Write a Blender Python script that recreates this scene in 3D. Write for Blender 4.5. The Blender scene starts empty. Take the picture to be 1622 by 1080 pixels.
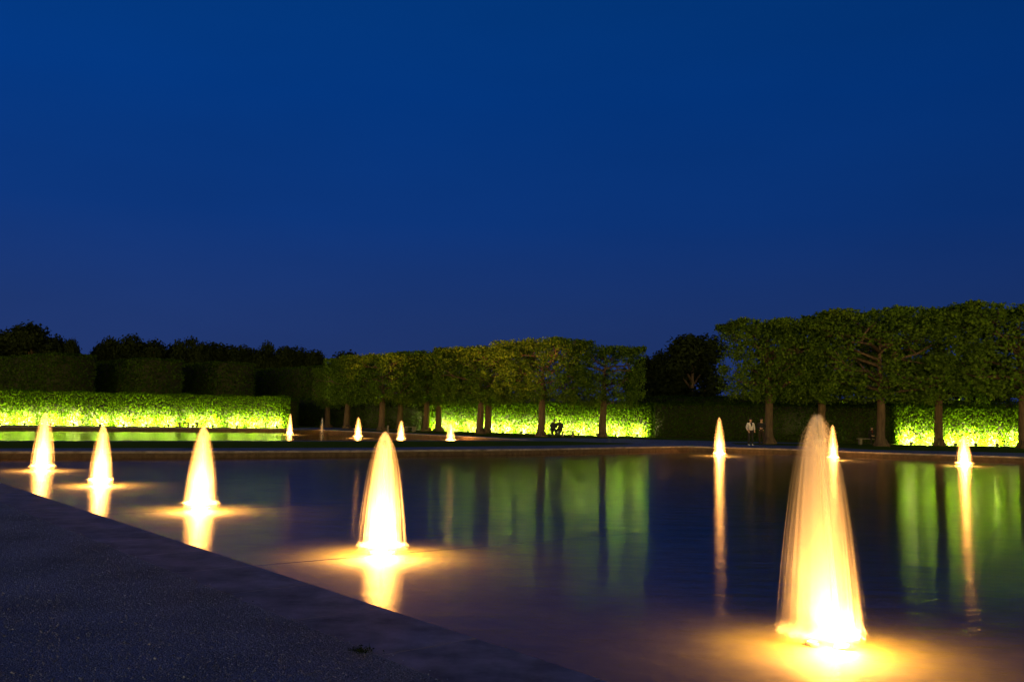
import bpy, bmesh, math, random
import numpy as np
from mathutils import Vector, Matrix

PI = math.pi
scene = bpy.context.scene
COL = scene.collection

# ------------------------------------------------------------------ camera
FPX, IMW, IMH = 1480.0, 1622.0, 1080.0          # focal length and size of the photograph in pixels
EYE = 1.78
PITCH = math.atan(115.25 / FPX)
ROLL = math.atan(0.0188)
_F = Vector((0, math.cos(PITCH), math.sin(PITCH)))
_U0 = Vector((0, -math.sin(PITCH), math.cos(PITCH)))
_R0 = Vector((1, 0, 0))
_R = _R0 * math.cos(ROLL) + _U0 * math.sin(ROLL)
_U = _U0 * math.cos(ROLL) - _R0 * math.sin(ROLL)
cam_data = bpy.data.cameras.new("camera")
cam = bpy.data.objects.new("camera", cam_data)
COL.objects.link(cam)
M = Matrix((_R, _U, -_F)).transposed().to_4x4()
M.translation = Vector((0, 0, EYE))
cam.matrix_world = M
cam_data.sensor_fit = 'HORIZONTAL'
cam_data.sensor_width = 36.0
cam_data.lens = 36.0 * FPX / IMW
cam_data.clip_start = 0.1
cam_data.clip_end = 4000
scene.camera = cam


def at(px, py, z=0.0):
    """ground point seen at a pixel of the photograph"""
    d = _F + _R * ((px - IMW / 2) / FPX) + _U * ((IMH / 2 - py) / FPX)
    t = (z - EYE) / d.z
    return (d.x * t, d.y * t)


def xat(px, dist):
    return (px - IMW / 2) / FPX * dist


def height_at(px, py, dist):
    d = _F + _R * ((px - IMW / 2) / FPX) + _U * ((IMH / 2 - py) / FPX)
    return EYE + d.z * dist / d.y


# ------------------------------------------------------------------ sky and exposure
world = bpy.data.worlds.new("World")
scene.world = world
world.use_nodes = True
wn, wl = world.node_tree.nodes, world.node_tree.links
wn.clear()
w_out = wn.new('ShaderNodeOutputWorld')
w_bg = wn.new('ShaderNodeBackground')
w_tc = wn.new('ShaderNodeTexCoord')
w_sep = wn.new('ShaderNodeSeparateXYZ')
wl.new(w_tc.outputs['Generated'], w_sep.inputs[0])
w_ramp = wn.new('ShaderNodeValToRGB')                # dusk sky by height above the horizon
SKY = [(0.0, (0.017, 0.032, 0.118)), (0.10, (0.0110, 0.033, 0.145)), (0.20, (0.0036, 0.033, 0.180)),
       (0.32, (0.0009, 0.034, 0.195)), (0.42, (0.0006, 0.036, 0.190)), (0.62, (0.014, 0.034, 0.125)),
       (1.0, (0.036, 0.046, 0.135))]
el = w_ramp.color_ramp.elements
while len(el) < len(SKY):
    el.new(0.5)
for e, (p, c) in zip(el, SKY):
    e.position = p
    e.color = (*c, 1)
wl.new(w_sep.outputs['Z'], w_ramp.inputs[0])
# unseen warm band added to the sky behind the camera, lighting trees and people
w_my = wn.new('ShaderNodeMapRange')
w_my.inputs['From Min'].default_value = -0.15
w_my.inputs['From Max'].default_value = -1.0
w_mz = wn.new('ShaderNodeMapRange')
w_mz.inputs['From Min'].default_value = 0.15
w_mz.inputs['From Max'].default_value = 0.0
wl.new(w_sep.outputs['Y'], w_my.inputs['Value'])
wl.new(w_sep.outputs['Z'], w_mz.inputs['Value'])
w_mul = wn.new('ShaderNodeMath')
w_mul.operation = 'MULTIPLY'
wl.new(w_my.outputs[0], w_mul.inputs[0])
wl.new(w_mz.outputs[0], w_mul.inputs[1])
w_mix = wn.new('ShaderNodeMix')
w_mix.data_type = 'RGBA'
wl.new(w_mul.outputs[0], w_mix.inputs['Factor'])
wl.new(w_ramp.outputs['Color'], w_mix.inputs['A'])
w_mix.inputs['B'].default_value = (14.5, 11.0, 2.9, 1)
# the sky is a little brighter towards the left, with a trace of thin cloud
w_no = wn.new('ShaderNodeTexNoise')
w_no.inputs['Scale'].default_value = 2.2
w_no.inputs['Detail'].default_value = 4
w_mp = wn.new('ShaderNodeMapping')
w_mp.inputs['Scale'].default_value = (1, 1, 3.5)
wl.new(w_tc.outputs['Generated'], w_mp.inputs[0])
wl.new(w_mp.outputs[0], w_no.inputs['Vector'])
w_x = wn.new('ShaderNodeMapRange')
w_x.inputs['From Min'].default_value = -0.55
w_x.inputs['From Max'].default_value = 0.55
w_x.inputs['To Min'].default_value = 1.16
w_x.inputs['To Max'].default_value = 0.86
wl.new(w_sep.outputs['X'], w_x.inputs['Value'])
w_c = wn.new('ShaderNodeMapRange')
w_c.inputs['From Min'].default_value = 0.3
w_c.inputs['From Max'].default_value = 0.7
w_c.inputs['To Min'].default_value = 0.94
w_c.inputs['To Max'].default_value = 1.06
wl.new(w_no.outputs['Fac'], w_c.inputs['Value'])
w_f = wn.new('ShaderNodeMath')
w_f.operation = 'MULTIPLY'
wl.new(w_x.outputs[0], w_f.inputs[0])
wl.new(w_c.outputs[0], w_f.inputs[1])
w_sc = wn.new('ShaderNodeVectorMath')
w_sc.operation = 'SCALE'
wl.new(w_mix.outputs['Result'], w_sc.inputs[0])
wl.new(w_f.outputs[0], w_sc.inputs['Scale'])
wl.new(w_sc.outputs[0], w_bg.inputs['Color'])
w_bg.inputs['Strength'].default_value = 1.0
wl.new(w_bg.outputs[0], w_out.inputs['Surface'])

vs = scene.view_settings
scene.display_settings.display_device = 'sRGB'
vs.view_transform = 'Standard'
vs.look = 'None'
vs.exposure = 0.0
vs.gamma = 1.0
scene.cycles.caustics_reflective = False
scene.cycles.caustics_refractive = False
scene.cycles.sample_clamp_indirect = 40.0
scene.cycles.transparent_max_bounces = 96
scene.cycles.max_bounces = 8
scene.cycles.use_denoising = True

# strengths of the lamps the photograph shows
JET_W, GLOW_W, SKIRT_W, FLOOD_W = 1500.0, 1300.0, 2000.0, 6000.0
LAMP_COL = (1.0, 0.44, 0.12)
FLOOD_COL = (1.0, 0.88, 0.40)

WATER = -0.28
FLOOR = -0.42


# ------------------------------------------------------------------ helpers
def link(o, parent=None):
    COL.objects.link(o)
    if parent is not None:
        o.parent = parent
    return o


def tag(o, label=None, cat=None, group=None, kind=None):
    if label:
        o["label"] = label
    if cat:
        o["category"] = cat
    if group:
        o["group"] = group
    if kind:
        o["kind"] = kind
    return o


def empty(name, loc, rz=0.0):
    o = bpy.data.objects.new(name, None)
    o.empty_display_size = 0.3
    o.location = loc
    o.rotation_euler = (0, 0, rz)
    return link(o)


def mesh_obj(name, me, parent=None):
    return link(bpy.data.objects.new(name, me), parent)


def np_mesh(name, verts, quads, mat=None, smooth=False, tris=None):
    """quads (n,4) and tris (m,3) into a mesh, fast"""
    me = bpy.data.meshes.new(name)
    verts = np.asarray(verts, dtype=np.float32)
    parts, starts, totals, off = [], [], [], 0
    for arr, k in ((quads, 4), (tris, 3)):
        if arr is None or len(arr) == 0:
            continue
        arr = np.asarray(arr, dtype=np.int32)
        parts.append(arr.ravel())
        starts.append(off + np.arange(len(arr), dtype=np.int32) * k)
        off += arr.size
    idx = np.concatenate(parts)
    st = np.concatenate(starts)
    me.vertices.add(len(verts))
    me.vertices.foreach_set("co", verts.ravel())
    me.loops.add(len(idx))
    me.loops.foreach_set("vertex_index", idx)
    me.polygons.add(len(st))
    me.polygons.foreach_set("loop_start", st.astype(np.int32))
    me.update(calc_edges=True)
    me.validate()
    if smooth:
        me.polygons.foreach_set("use_smooth", np.ones(len(me.polygons), dtype=bool))
    if mat:
        me.materials.append(mat)
    return me


class MB:
    """collects verts and faces of one mesh"""
    def __init__(self):
        self.v, self.f, self.mi = [], [], []

    def box(self, c, s, rz=0.0, taper=1.0, mi=0):
        cx, cy, cz = c
        b = len(self.v)
        ca, sa = math.cos(rz), math.sin(rz)
        for sz in (-1, 1):
            t = taper if sz > 0 else 1.0
            for sx, sy in ((-1, -1), (1, -1), (1, 1), (-1, 1)):
                x, y = sx * s[0] / 2 * t, sy * s[1] / 2 * t
                self.v.append((cx + x * ca - y * sa, cy + x * sa + y * ca, cz + sz * s[2] / 2))
        for q in ((3, 2, 1, 0), (4, 5, 6, 7), (0, 1, 5, 4), (1, 2, 6, 5), (2, 3, 7, 6), (3, 0, 4, 7)):
            self.f.append(tuple(b + i for i in q))
            self.mi.append(mi)

    def tube(self, pts, rads, n=8, caps=True, mi=0):
        pts = [Vector(p) for p in pts]
        b0 = len(self.v)
        up = Vector((0.31, 0.17, 0.93))
        for i, p in enumerate(pts):
            d = (pts[min(i + 1, len(pts) - 1)] - pts[max(i - 1, 0)]).normalized()
            a = d.cross(up)
            if a.length < 0.2:
                a = d.cross(Vector((1, 0, 0)))
            a.normalize()
            bb = d.cross(a).normalized()
            for k in range(n):
                t = 2 * PI * k / n
                self.v.append(tuple(p + (a * math.cos(t) + bb * math.sin(t)) * rads[i]))
        for i in range(len(pts) - 1):
            for k in range(n):
                k2 = (k + 1) % n
                self.f.append((b0 + i * n + k, b0 + i * n + k2, b0 + (i + 1) * n + k2, b0 + (i + 1) * n + k))
                self.mi.append(mi)
        if caps:
            self.f.append(tuple(b0 + k for k in reversed(range(n))))
            self.f.append(tuple(b0 + (len(pts) - 1) * n + k for k in range(n)))
            self.mi += [mi, mi]

    def lathe(self, prof, n=20, c=(0, 0, 0), mi=0):
        b0 = len(self.v)
        for (r, z) in prof:
            for k in range(n):
                t = 2 * PI * k / n
                self.v.append((c[0] + r * math.cos(t), c[1] + r * math.sin(t), c[2] + z))
        for i in range(len(prof) - 1):
            for k in range(n):
                k2 = (k + 1) % n
                self.f.append((b0 + i * n + k, b0 + i * n + k2, b0 + (i + 1) * n + k2, b0 + (i + 1) * n + k))
                self.mi.append(mi)

    def mesh(self, name, mats, smooth=False, bevel=0.0):
        me = bpy.data.meshes.new(name)
        me.from_pydata(self.v, [], self.f)
        for m in (mats if isinstance(mats, (list, tuple)) else [mats]):
            me.materials.append(m)
        me.polygons.foreach_set("material_index", self.mi)
        bm = bmesh.new()
        bm.from_mesh(me)
        bmesh.ops.recalc_face_normals(bm, faces=bm.faces)
        if bevel > 0:
            bmesh.ops.bevel(bm, geom=bm.edges[:], offset=bevel, segments=2, affect='EDGES', clamp_overlap=True)
        bm.to_mesh(me)
        bm.free()
        if smooth:
            me.polygons.foreach_set("use_smooth", np.ones(len(me.polygons), dtype=bool))
        me.update()
        return me

    def build(self, name, mats, parent=None, smooth=False, bevel=0.0):
        return mesh_obj(name, self.mesh(name, mats, smooth, bevel), parent)


# ------------------------------------------------------------------ materials
def new_mat(name):
    m = bpy.data.materials.new(name)
    m.use_nodes = True
    nt = m.node_tree
    nt.nodes.clear()
    out = nt.nodes.new('ShaderNodeOutputMaterial')
    return m, nt.nodes, nt.links, out


def mat_plain(name, c1, c2, scale=6.0, rough=0.85, bump=0.3, detail=6.0, dist=0.02, spec=0.3, stretch=(1, 1, 1)):
    m, n, l, out = new_mat(name)
    b = n.new('ShaderNodeBsdfPrincipled')
    tc = n.new('ShaderNodeTexCoord')
    mp = n.new('ShaderNodeMapping')
    mp.inputs['Scale'].default_value = stretch
    no = n.new('ShaderNodeTexNoise')
    no.inputs['Scale'].default_value = scale
    no.inputs['Detail'].default_value = detail
    no.inputs['Roughness'].default_value = 0.65
    rp = n.new('ShaderNodeValToRGB')
    rp.color_ramp.elements[0].position = 0.32
    rp.color_ramp.elements[1].position = 0.68
    rp.color_ramp.elements[0].color = (*c1, 1)
    rp.color_ramp.elements[1].color = (*c2, 1)
    bp = n.new('ShaderNodeBump')
    bp.inputs['Strength'].default_value = bump
    bp.inputs['Distance'].default_value = dist
    l.new(tc.outputs['Object'], mp.inputs[0])
    l.new(mp.outputs[0], no.inputs['Vector'])
    l.new(no.outputs['Fac'], rp.inputs[0])
    l.new(rp.outputs[0], b.inputs['Base Color'])
    l.new(no.outputs['Fac'], bp.inputs['Height'])
    l.new(bp.outputs[0], b.inputs['Normal'])
    b.inputs['Roughness'].default_value = rough
    b.inputs['Specular IOR Level'].default_value = spec
    l.new(b.outputs[0], out.inputs['Surface'])
    return m


def mat_leaf(name, dark, light, trans=0.4):
    m, n, l, out = new_mat(name)
    geo = n.new('ShaderNodeNewGeometry')
    rp = n.new('ShaderNodeValToRGB')
    rp.color_ramp.elements[0].color = (*dark, 1)
    rp.color_ramp.elements[1].color = (*light, 1)
    l.new(geo.outputs['Random Per Island'], rp.inputs[0])
    d = n.new('ShaderNodeBsdfDiffuse')
    t = n.new('ShaderNodeBsdfTranslucent')
    mx = n.new('ShaderNodeMixShader')
    mx.inputs[0].default_value = trans
    l.new(rp.outputs[0], d.inputs['Color'])
    l.new(rp.outputs[0], t.inputs['Color'])
    l.new(d.outputs[0], mx.inputs[1])
    l.new(t.outputs[0], mx.inputs[2])
    l.new(mx.outputs[0], out.inputs['Surface'])
    return m


def mat_water(name):
    m, n, l, out = new_mat(name)
    tc = n.new('ShaderNodeTexCoord')
    heights = []
    for (sx, sy, sc, amp, det) in ((0.7, 1.7, 4.0, 0.009, 3.0), (1.0, 2.2, 14.0, 0.0095, 3.0), (0.45, 1.6, 1.5, 0.030, 2.0)):
        mp = n.new('ShaderNodeMapping')
        mp.inputs['Scale'].default_value = (sx, sy, 1)
        mp.inputs['Rotation'].default_value = (0, 0, 0.18)
        no = n.new('ShaderNodeTexNoise')
        no.inputs['Scale'].default_value = sc
        no.inputs['Detail'].default_value = det
        mu = n.new('ShaderNodeMath')
        mu.operation = 'MULTIPLY'
        mu.inputs[1].default_value = amp
        l.new(tc.outputs['Object'], mp.inputs[0])
        l.new(mp.outputs[0], no.inputs['Vector'])
        l.new(no.outputs['Fac'], mu.inputs[0])
        heights.append(mu)
    a1 = n.new('ShaderNodeMath')
    a2 = n.new('ShaderNodeMath')
    l.new(heights[0].outputs[0], a1.inputs[0])
    l.new(heights[1].outputs[0], a1.inputs[1])
    l.new(a1.outputs[0], a2.inputs[0])
    l.new(heights[2].outputs[0], a2.inputs[1])
    bp = n.new('ShaderNodeBump')
    bp.inputs['Strength'].default_value = 0.36
    bp.inputs['Distance'].default_value = 1.0
    l.new(a2.outputs[0], bp.inputs['Height'])
    fr = n.new('ShaderNodeFresnel')
    fr.inputs['IOR'].default_value = 1.33
    cl = n.new('ShaderNodeMath')
    cl.operation = 'MINIMUM'
    cl.inputs[1].default_value = 0.80
    l.new(fr.outputs[0], cl.inputs[0])
    gl = n.new('ShaderNodeBsdfGlossy')
    gl.inputs['Roughness'].default_value = 0.045
    gl.inputs['Color'].default_value = (0.80, 0.80, 0.80, 1)
    l.new(bp.outputs[0], gl.inputs['Normal'])
    tr = n.new('ShaderNodeBsdfTransparent')
    tr.inputs['Color'].default_value = (0.86, 0.80, 0.58, 1)
    mx = n.new('ShaderNodeMixShader')
    l.new(cl.outputs[0], mx.inputs[0])
    l.new(tr.outputs[0], mx.inputs[1])
    l.new(gl.outputs[0], mx.inputs[2])
    l.new(mx.outputs[0], out.inputs['Surface'])
    return m


def mat_spray(name, col, alpha, trans=0.5):
    """thin veil of falling water: mostly see-through, the rest scatters light"""
    m, n, l, out = new_mat(name)
    d = n.new('ShaderNodeBsdfDiffuse')
    t = n.new('ShaderNodeBsdfTranslucent')
    d.inputs['Color'].default_value = (*col, 1)
    t.inputs['Color'].default_value = (*col, 1)
    mx = n.new('ShaderNodeMixShader')
    mx.inputs[0].default_value = trans
    l.new(d.outputs[0], mx.inputs[1])
    l.new(t.outputs[0], mx.inputs[2])
    tr = n.new('ShaderNodeBsdfTransparent')
    mo = n.new('ShaderNodeMixShader')
    mo.inputs[0].default_value = alpha
    l.new(tr.outputs[0], mo.inputs[1])
    l.new(mx.outputs[0], mo.inputs[2])
    l.new(mo.outputs[0], out.inputs['Surface'])
    return m


def mat_gravel(name):
    m, n, l, out = new_mat(name)
    b = n.new('ShaderNodeBsdfPrincipled')
    tc = n.new('ShaderNodeTexCoord')
    vo = n.new('ShaderNodeTexVoronoi')
    vo.inputs['Scale'].default_value = 75
    no = n.new('ShaderNodeTexNoise')
    no.inputs['Scale'].default_value = 0.9
    no.inputs['Detail'].default_value = 8
    for x in (vo, no):
        l.new(tc.outputs['Object'], x.inputs['Vector'])
    sep = n.new('ShaderNodeSeparateColor')
    l.new(vo.outputs['Color'], sep.inputs[0])
    rp = n.new('ShaderNodeValToRGB')
    rp.color_ramp.elements[0].color = (0.070, 0.076, 0.10, 1)
    rp.color_ramp.elements[1].color = (0.23, 0.25, 0.33, 1)
    l.new(sep.outputs[0], rp.inputs[0])
    mr = n.new('ShaderNodeMapRange')
    mr.inputs['From Min'].default_value = 0.3
    mr.inputs['From Max'].default_value = 0.7
    mr.inputs['To Min'].default_value = 0.45
    mr.inputs['To Max'].default_value = 1.1
    l.new(no.outputs['Fac'], mr.inputs['Value'])
    mu = n.new('ShaderNodeMix')
    mu.data_type = 'RGBA'
    mu.blend_type = 'MULTIPLY'
    mu.inputs['Factor'].default_value = 1.0
    l.new(rp.outputs[0], mu.inputs['A'])
    l.new(mr.outputs[0], mu.inputs['B'])
    l.new(mu.outputs['Result'], b.inputs['Base Color'])
    bp = n.new('ShaderNodeBump')
    bp.invert = True
    bp.inputs['Strength'].default_value = 0.9
    bp.inputs['Distance'].default_value = 0.02
    l.new(vo.outputs['Distance'], bp.inputs['Height'])
    l.new(bp.outputs[0], b.inputs['Normal'])
    b.inputs['Roughness'].default_value = 0.7
    l.new(b.outputs[0], out.inputs['Surface'])
    return m


def mat_emit(name, col, s):
    m, n, l, out = new_mat(name)
    e = n.new('ShaderNodeEmission')
    e.inputs['Color'].default_value = (*col, 1)
    e.inputs['Strength'].default_value = s
    l.new(e.outputs[0], out.inputs['Surface'])
    return m


MAT = dict(
    gravel=mat_gravel("gravel"),
    pebble=mat_leaf("pebble", (0.045, 0.05, 0.065), (0.25, 0.27, 0.36), 0.0),
    coping=mat_plain("coping_stone", (0.085, 0.075, 0.080), (0.29, 0.25, 0.27), 1.8, 0.8, 0.8, 12, 0.02),
    wall=mat_plain("pool_wall_stone", (0.040, 0.026, 0.016), (0.095, 0.062, 0.038), 5.0, 0.8, 0.5),
    floor=mat_plain("pool_floor_silt", (0.042, 0.042, 0.003), (0.090, 0.088, 0.006), 1.3, 0.95, 0.4),
    lawn=mat_plain("lawn_grass", (0.075, 0.110, 0.010), (0.125, 0.165, 0.016), 14.0, 1.0, 0.8, 8, 0.05, 0.0),
    water=mat_water("pool_water"),
    spray=mat_spray("falling_water", (0.92, 0.90, 0.86), 0.038),
    column=mat_spray("rising_water", (0.95, 0.94, 0.92), 0.95),
    foam=mat_spray("white_foam", (0.92, 0.91, 0.88), 0.08),
    metal=mat_plain("dark_nozzle_metal", (0.02, 0.017, 0.014), (0.05, 0.04, 0.03), 30, 0.6, 0.2, 6.0, 0.02, 0.1),
    bark=mat_plain("linden_bark", (0.055, 0.036, 0.025), (0.125, 0.082, 0.056), 7.0, 0.9, 0.9, 8, 0.03, 0.2, (1, 1, 0.25)),
    leaf=mat_leaf("linden_leaf", (0.050, 0.098, 0.008), (0.120, 0.190, 0.020), 0.35),
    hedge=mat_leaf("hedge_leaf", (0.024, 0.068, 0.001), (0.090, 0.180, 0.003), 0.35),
    unlitleaf=mat_leaf("unlit_hedge_leaf", (0.017, 0.039, 0.004), (0.048, 0.085, 0.009), 0.3),  # darker leaf: the shade of the unlit hedges is put into the colour
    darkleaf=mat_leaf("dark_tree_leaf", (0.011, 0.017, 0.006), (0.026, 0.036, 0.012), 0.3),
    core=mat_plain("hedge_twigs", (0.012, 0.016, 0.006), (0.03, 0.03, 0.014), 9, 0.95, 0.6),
    hill=mat_plain("far_wood", (0.02, 0.03, 0.02), (0.04, 0.055, 0.03), 0.08, 0.95, 0.5, 10, 1.0),
    bench=mat_plain("bench_stone", (0.12, 0.10, 0.08), (0.22, 0.19, 0.15), 9, 0.85, 0.4),
    housing=mat_plain("lamp_housing", (0.03, 0.03, 0.03), (0.06, 0.06, 0.055), 20, 0.5, 0.1),
    lens=mat_emit("floodlight_lens", FLOOD_COL, 8.0),
    lamp=mat_emit("underwater_lamp_glass", LAMP_COL, 30.0),
    skin=mat_plain("skin", (0.42, 0.24, 0.16), (0.50, 0.30, 0.21), 12, 0.55, 0.05),
    shaded_skin=mat_plain("shaded_skin", (0.050, 0.028, 0.020), (0.075, 0.045, 0.032), 12, 0.6, 0.05),  # skin with shade put into the colour, for the seated pair in silhouette
    white_cloth=mat_plain("white_cloth", (0.44, 0.41, 0.44), (0.52, 0.49, 0.52), 10, 0.85, 0.3),
    black_cloth=mat_plain("black_cloth", (0.010, 0.010, 0.012), (0.022, 0.020, 0.022), 10, 0.9, 0.3),
    brown_cloth=mat_plain("dark_brown_cloth", (0.020, 0.013, 0.010), (0.035, 0.022, 0.018), 10, 0.9, 0.3),
    red_cloth=mat_plain("dark_red_cloth", (0.08, 0.012, 0.012), (0.12, 0.02, 0.02), 10, 0.9, 0.3),
    hair=mat_plain("dark_hair", (0.012, 0.008, 0.006), (0.03, 0.02, 0.014), 40, 0.5, 0.3),
    shoe=mat_plain("shoe_leather", (0.02, 0.018, 0.016), (0.05, 0.045, 0.04), 15, 0.5, 0.1),
    pale_shoe=mat_plain("pale_shoe", (0.45, 0.44, 0.43), (0.6, 0.58, 0.56), 15, 0.6, 0.1),
)


# ------------------------------------------------------------------ ground, pools, lawns, paths
def fill_mesh(name, loops, z, mat):
    """flat sheet bounded by the first loop, with the others as holes"""
    bm = bmesh.new()
    edges = []
    for lp in loops:
        vs_ = [bm.verts.new((x, y, z)) for x, y in lp]
        for i in range(len(vs_)):
            edges.append(bm.edges.new((vs_[i], vs_[(i + 1) % len(vs_)])))
    bmesh.ops.triangle_fill(bm, use_beauty=True, use_dissolve=False, edges=edges, normal=(0, 0, 1))
    for f in bm.faces:
        if f.normal.z < 0:
            f.normal_flip()
    me = bpy.data.meshes.new(name)
    bm.to_mesh(me)
    bm.free()
    me.materials.append(mat)
    return me


def offset_loop(lp, d):
    """loop moved outward by d (counter-clockwise loop)"""
    n = len(lp)
    out = []
    for i in range(n):
        p0, p1, p2 = Vector(lp[i - 1]), Vector(lp[i]), Vector(lp[(i + 1) % n])
        e1, e2 = (p1 - p0).normalized(), (p2 - p1).normalized()
        n1, n2 = Vector((e1.y, -e1.x)), Vector((e2.y, -e2.x))
        b = (n1 + n2).normalized()
        out.append(tuple(p1 + b * (d / max(0.3, b.dot(n1)))))
    return out


def ccw(lp):
    a = sum(lp[i - 1][0] * lp[i][1] - lp[i][0] * lp[i - 1][1] for i in range(len(lp)))
    return lp if a > 0 else lp[::-1]


POOL1 = ccw([(0.63, 6.45), (-6.46, 15.13), (-11.53, 21.35), (-21.76, 33.9), (-19.3, 35.7), (-12.2, 39.3), (-5.95, 43.2),
             (1.05, 48.4), (7.0, 54.3), (11.0, 57.8), (16.8, 56.3), (21.0, 53.0), (27.5, 50.2), (41, 42), (46, 14), (19.6, -16.8)])
POOL2 = ccw([(-27.5, 44.2), (-24.9, 45.9), (-11.9, 54.4), (-3.55, 60.5), (1.7, 64.9), (-4.4, 72.6), (-12.0, 81.0), (-19.6, 87.3),
             (-31.0, 81.2), (-41.5, 75.7), (-62, 65), (-45, 35)])
GROUND_OUT = [(-900, -300), (900, -300), (900, 1300), (-900, 1300)]
ground = mesh_obj("ground", fill_mesh("ground", [GROUND_OUT, POOL1, POOL2], 0.0, MAT['gravel']))
tag(ground, "gravel ground of the garden round both pools", kind="structure")

for i, lp in enumerate((POOL1, POOL2)):
    big = offset_loop(lp, 0.01)
    w = mesh_obj("water", fill_mesh("water", [big], WATER, MAT['water']))
    tag(w, ("still water of the near pool reflecting fountains", "water of the far pool reflecting the lit hedge")[i], kind="structure")
    fl = mesh_obj("pool_floor", fill_mesh("pool_floor", [offset_loop(lp, 0.05)], FLOOR, MAT['floor']))
    tag(fl, ("silty floor of the near pool", "silty floor of the far pool")[i], kind="structure")
    mb = MB()
    n = len(lp)
    o2 = offset_loop(lp, 0.25)
    for k in range(n):                                        # basin wall, a ring with thickness, under the coping
        a, b, c, d = lp[k], lp[(k + 1) % n], o2[(k + 1) % n], o2[k]
        base = len(mb.v)
        for (x, y) in (a, b, c, d):
            mb.v.append((x, y, FLOOR - 0.05))
        for (x, y) in (a, b, c, d):
            mb.v.append((x, y, -0.004))
        for q in ((4, 5, 6, 7), (0, 1, 5, 4), (2, 3, 7, 6)):
            mb.f.append(tuple(base + t for t in q))
            mb.mi.append(0)
    w = mb.build("pool_wall", MAT['wall'])
    tag(w, ("stone basin wall of the near pool", "stone basin wall of the far pool")[i], kind="structure")
    # coping of flat slabs with open joints
    rnd = random.Random(5 + i)
    mb = MB()
    inn, outl = offset_loop(lp, -0.025), offset_loop(lp, 0.86 if i == 0 else 0.55)
    for k in range(n):
        a, b = Vector(inn[k]), Vector(inn[(k + 1) % n])
        c, d = Vector(outl[(k + 1) % n]), Vector(outl[k])
        ns = max(1, round((b - a).length / 1.45))
        for s in range(ns):
            t0, t1 = s / ns, (s + 1) / ns
            g = 0.007 / (b - a).length
            q = [a.lerp(b, t0 + g), a.lerp(b, t1 - g), d.lerp(c, t1 - g), d.lerp(c, t0 + g)]
            z1 = 0.006
            base = len(mb.v)
            for p in q:
                mb.v.append((p.x, p.y, -0.08 if i == 0 else -0.05))
            for j, p in enumerate(q):
                mb.v.append((p.x, p.y, z1 if j in (0, 1) else 0.001))
            for qd in ((3, 2, 1, 0), (4, 5, 6, 7), (0, 1, 5, 4), (1, 2, 6, 5), (2, 3, 7, 6), (3, 0, 4, 7)):
                mb.f.append(tuple(base + t for t in qd))
                mb.mi.append(0)
    w = mb.build("coping", MAT['coping'])
    tag(w, ("worn stone coping slabs round the near pool", "narrow stone coping round the far pool")[i], kind="structure")


def lawn(lp, label, z=0.006, name="lawn", mat='lawn'):
    o = mesh_obj(name, fill_mesh(name, [ccw(lp)], z, MAT[mat]))
    tag(o, label, kind="structure")
    return o


low = [at(*q) for q in [(-70, 710.5), (0, 710), (340, 709.5), (600, 708.8), (840, 706), (960, 704.3), (1000, 703.2), (1007, 702.4), (1000, 701.8)]]
top = [at(960, 700.9), (3.6, 63.5), (-2.6, 60.1), (-11.5, 53.5), (-24.5, 45.0), (-27.0, 43.2)]
lawn(low + top, "grass strip between the two pools")
front = [(-90, 55), (-62, 66.5), (-41.5, 77.2), (-31.0, 82.6), (-20.0, 88.6), (-17.0, 88.4), (-11.3, 82.6), (-3.6, 74.9)]
front += [at(*q) for q in [(800, 693.2), (960, 694.3), (1050, 696.4), (1150, 699), (1165, 703.5), (1240, 705.5), (1300, 707.2),
                           (1382, 712.3), (1500, 714.5), (1622, 717.5)]]
front += [(62, 52), (140, 60), (140, 230), (-190, 230), (-190, 90)]
lawn(front, "lawn under the trees and along the hedges")
lawn([at(*q) for q in [(465, 680.9), (560, 680.2), (700, 682.6), (702, 680.6), (560, 677.4), (465, 677.0)]],
     "gravel path behind the far pool", 0.010, "path", 'gravel')
lawn([at(*q) for q in [(1060, 698.0), (1140, 701.2), (1300, 703.4), (1303, 701.6), (1140, 699.0), (1062, 696.9)]],
     "gravel path in front of the dark hedge", 0.010, "path", 'gravel')

# far wooded ridge
rng = np.random.default_rng(3)
xs = np.linspace(-700, 700, 141)
vv, ff = [], []
for i, x in enumerate(xs):
    hh = 9 + 4 * math.sin(x * 0.013) + 2 * math.sin(x * 0.05 + 1) + 11 * math.exp(-((x + 215) / 60) ** 2) + rng.uniform(-.6, .6)
    for (y, z) in ((470, -1), (490, hh * 0.75), (520, hh), (600, hh * 0.8), (700, -1)):
        vv.append((x, y, z))
for i in range(len(xs) - 1):
    for k in range(4):
        ff.append((i * 5 + k, (i + 1) * 5 + k, (i + 1) * 5 + k + 1, i * 5 + k + 1))
hill = mesh_obj("hills", np_mesh("hills", vv, ff, MAT['hill'], True))
tag(hill, "low wooded ridge far beyond the garden", kind="structure")

# loose pebbles on the near gravel
rng = np.random.default_rng(11)
NP = 42000
pts = []
nrm = np.array([0.775, 0.632])
while len(pts) < NP:
    d = 3.4 + (rng.random(4000) ** 1.3) * 16
    x = (rng.random(4000) * 1.25 - 0.62) * d
    ok = (x * nrm[0] + d * nrm[1] < 3.72 + rng.normal(0, 0.05, 4000))
    pts += list(np.stack([x, d], 1)[ok])
pts = np.array(pts[:NP])
sz = rng.uniform(0.003, 0.008, NP) * (1 + 0.6 * (rng.random(NP) > 0.93))
oct_v = np.array([(1, 0, 0), (0, 1, 0), (-1, 0, 0), (0, -1, 0), (0, 0, 0.75), (0, 0, -0.6)], float)
oct_f = np.array([(0, 1, 4), (1, 2, 4), (2, 3, 4), (3, 0, 4), (1, 0, 5), (2, 1, 5), (3, 2, 5), (0, 3, 5)])
ang = rng.random(NP) * 2 * PI
ca, sa = np.cos(ang), np.sin(ang)
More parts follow.
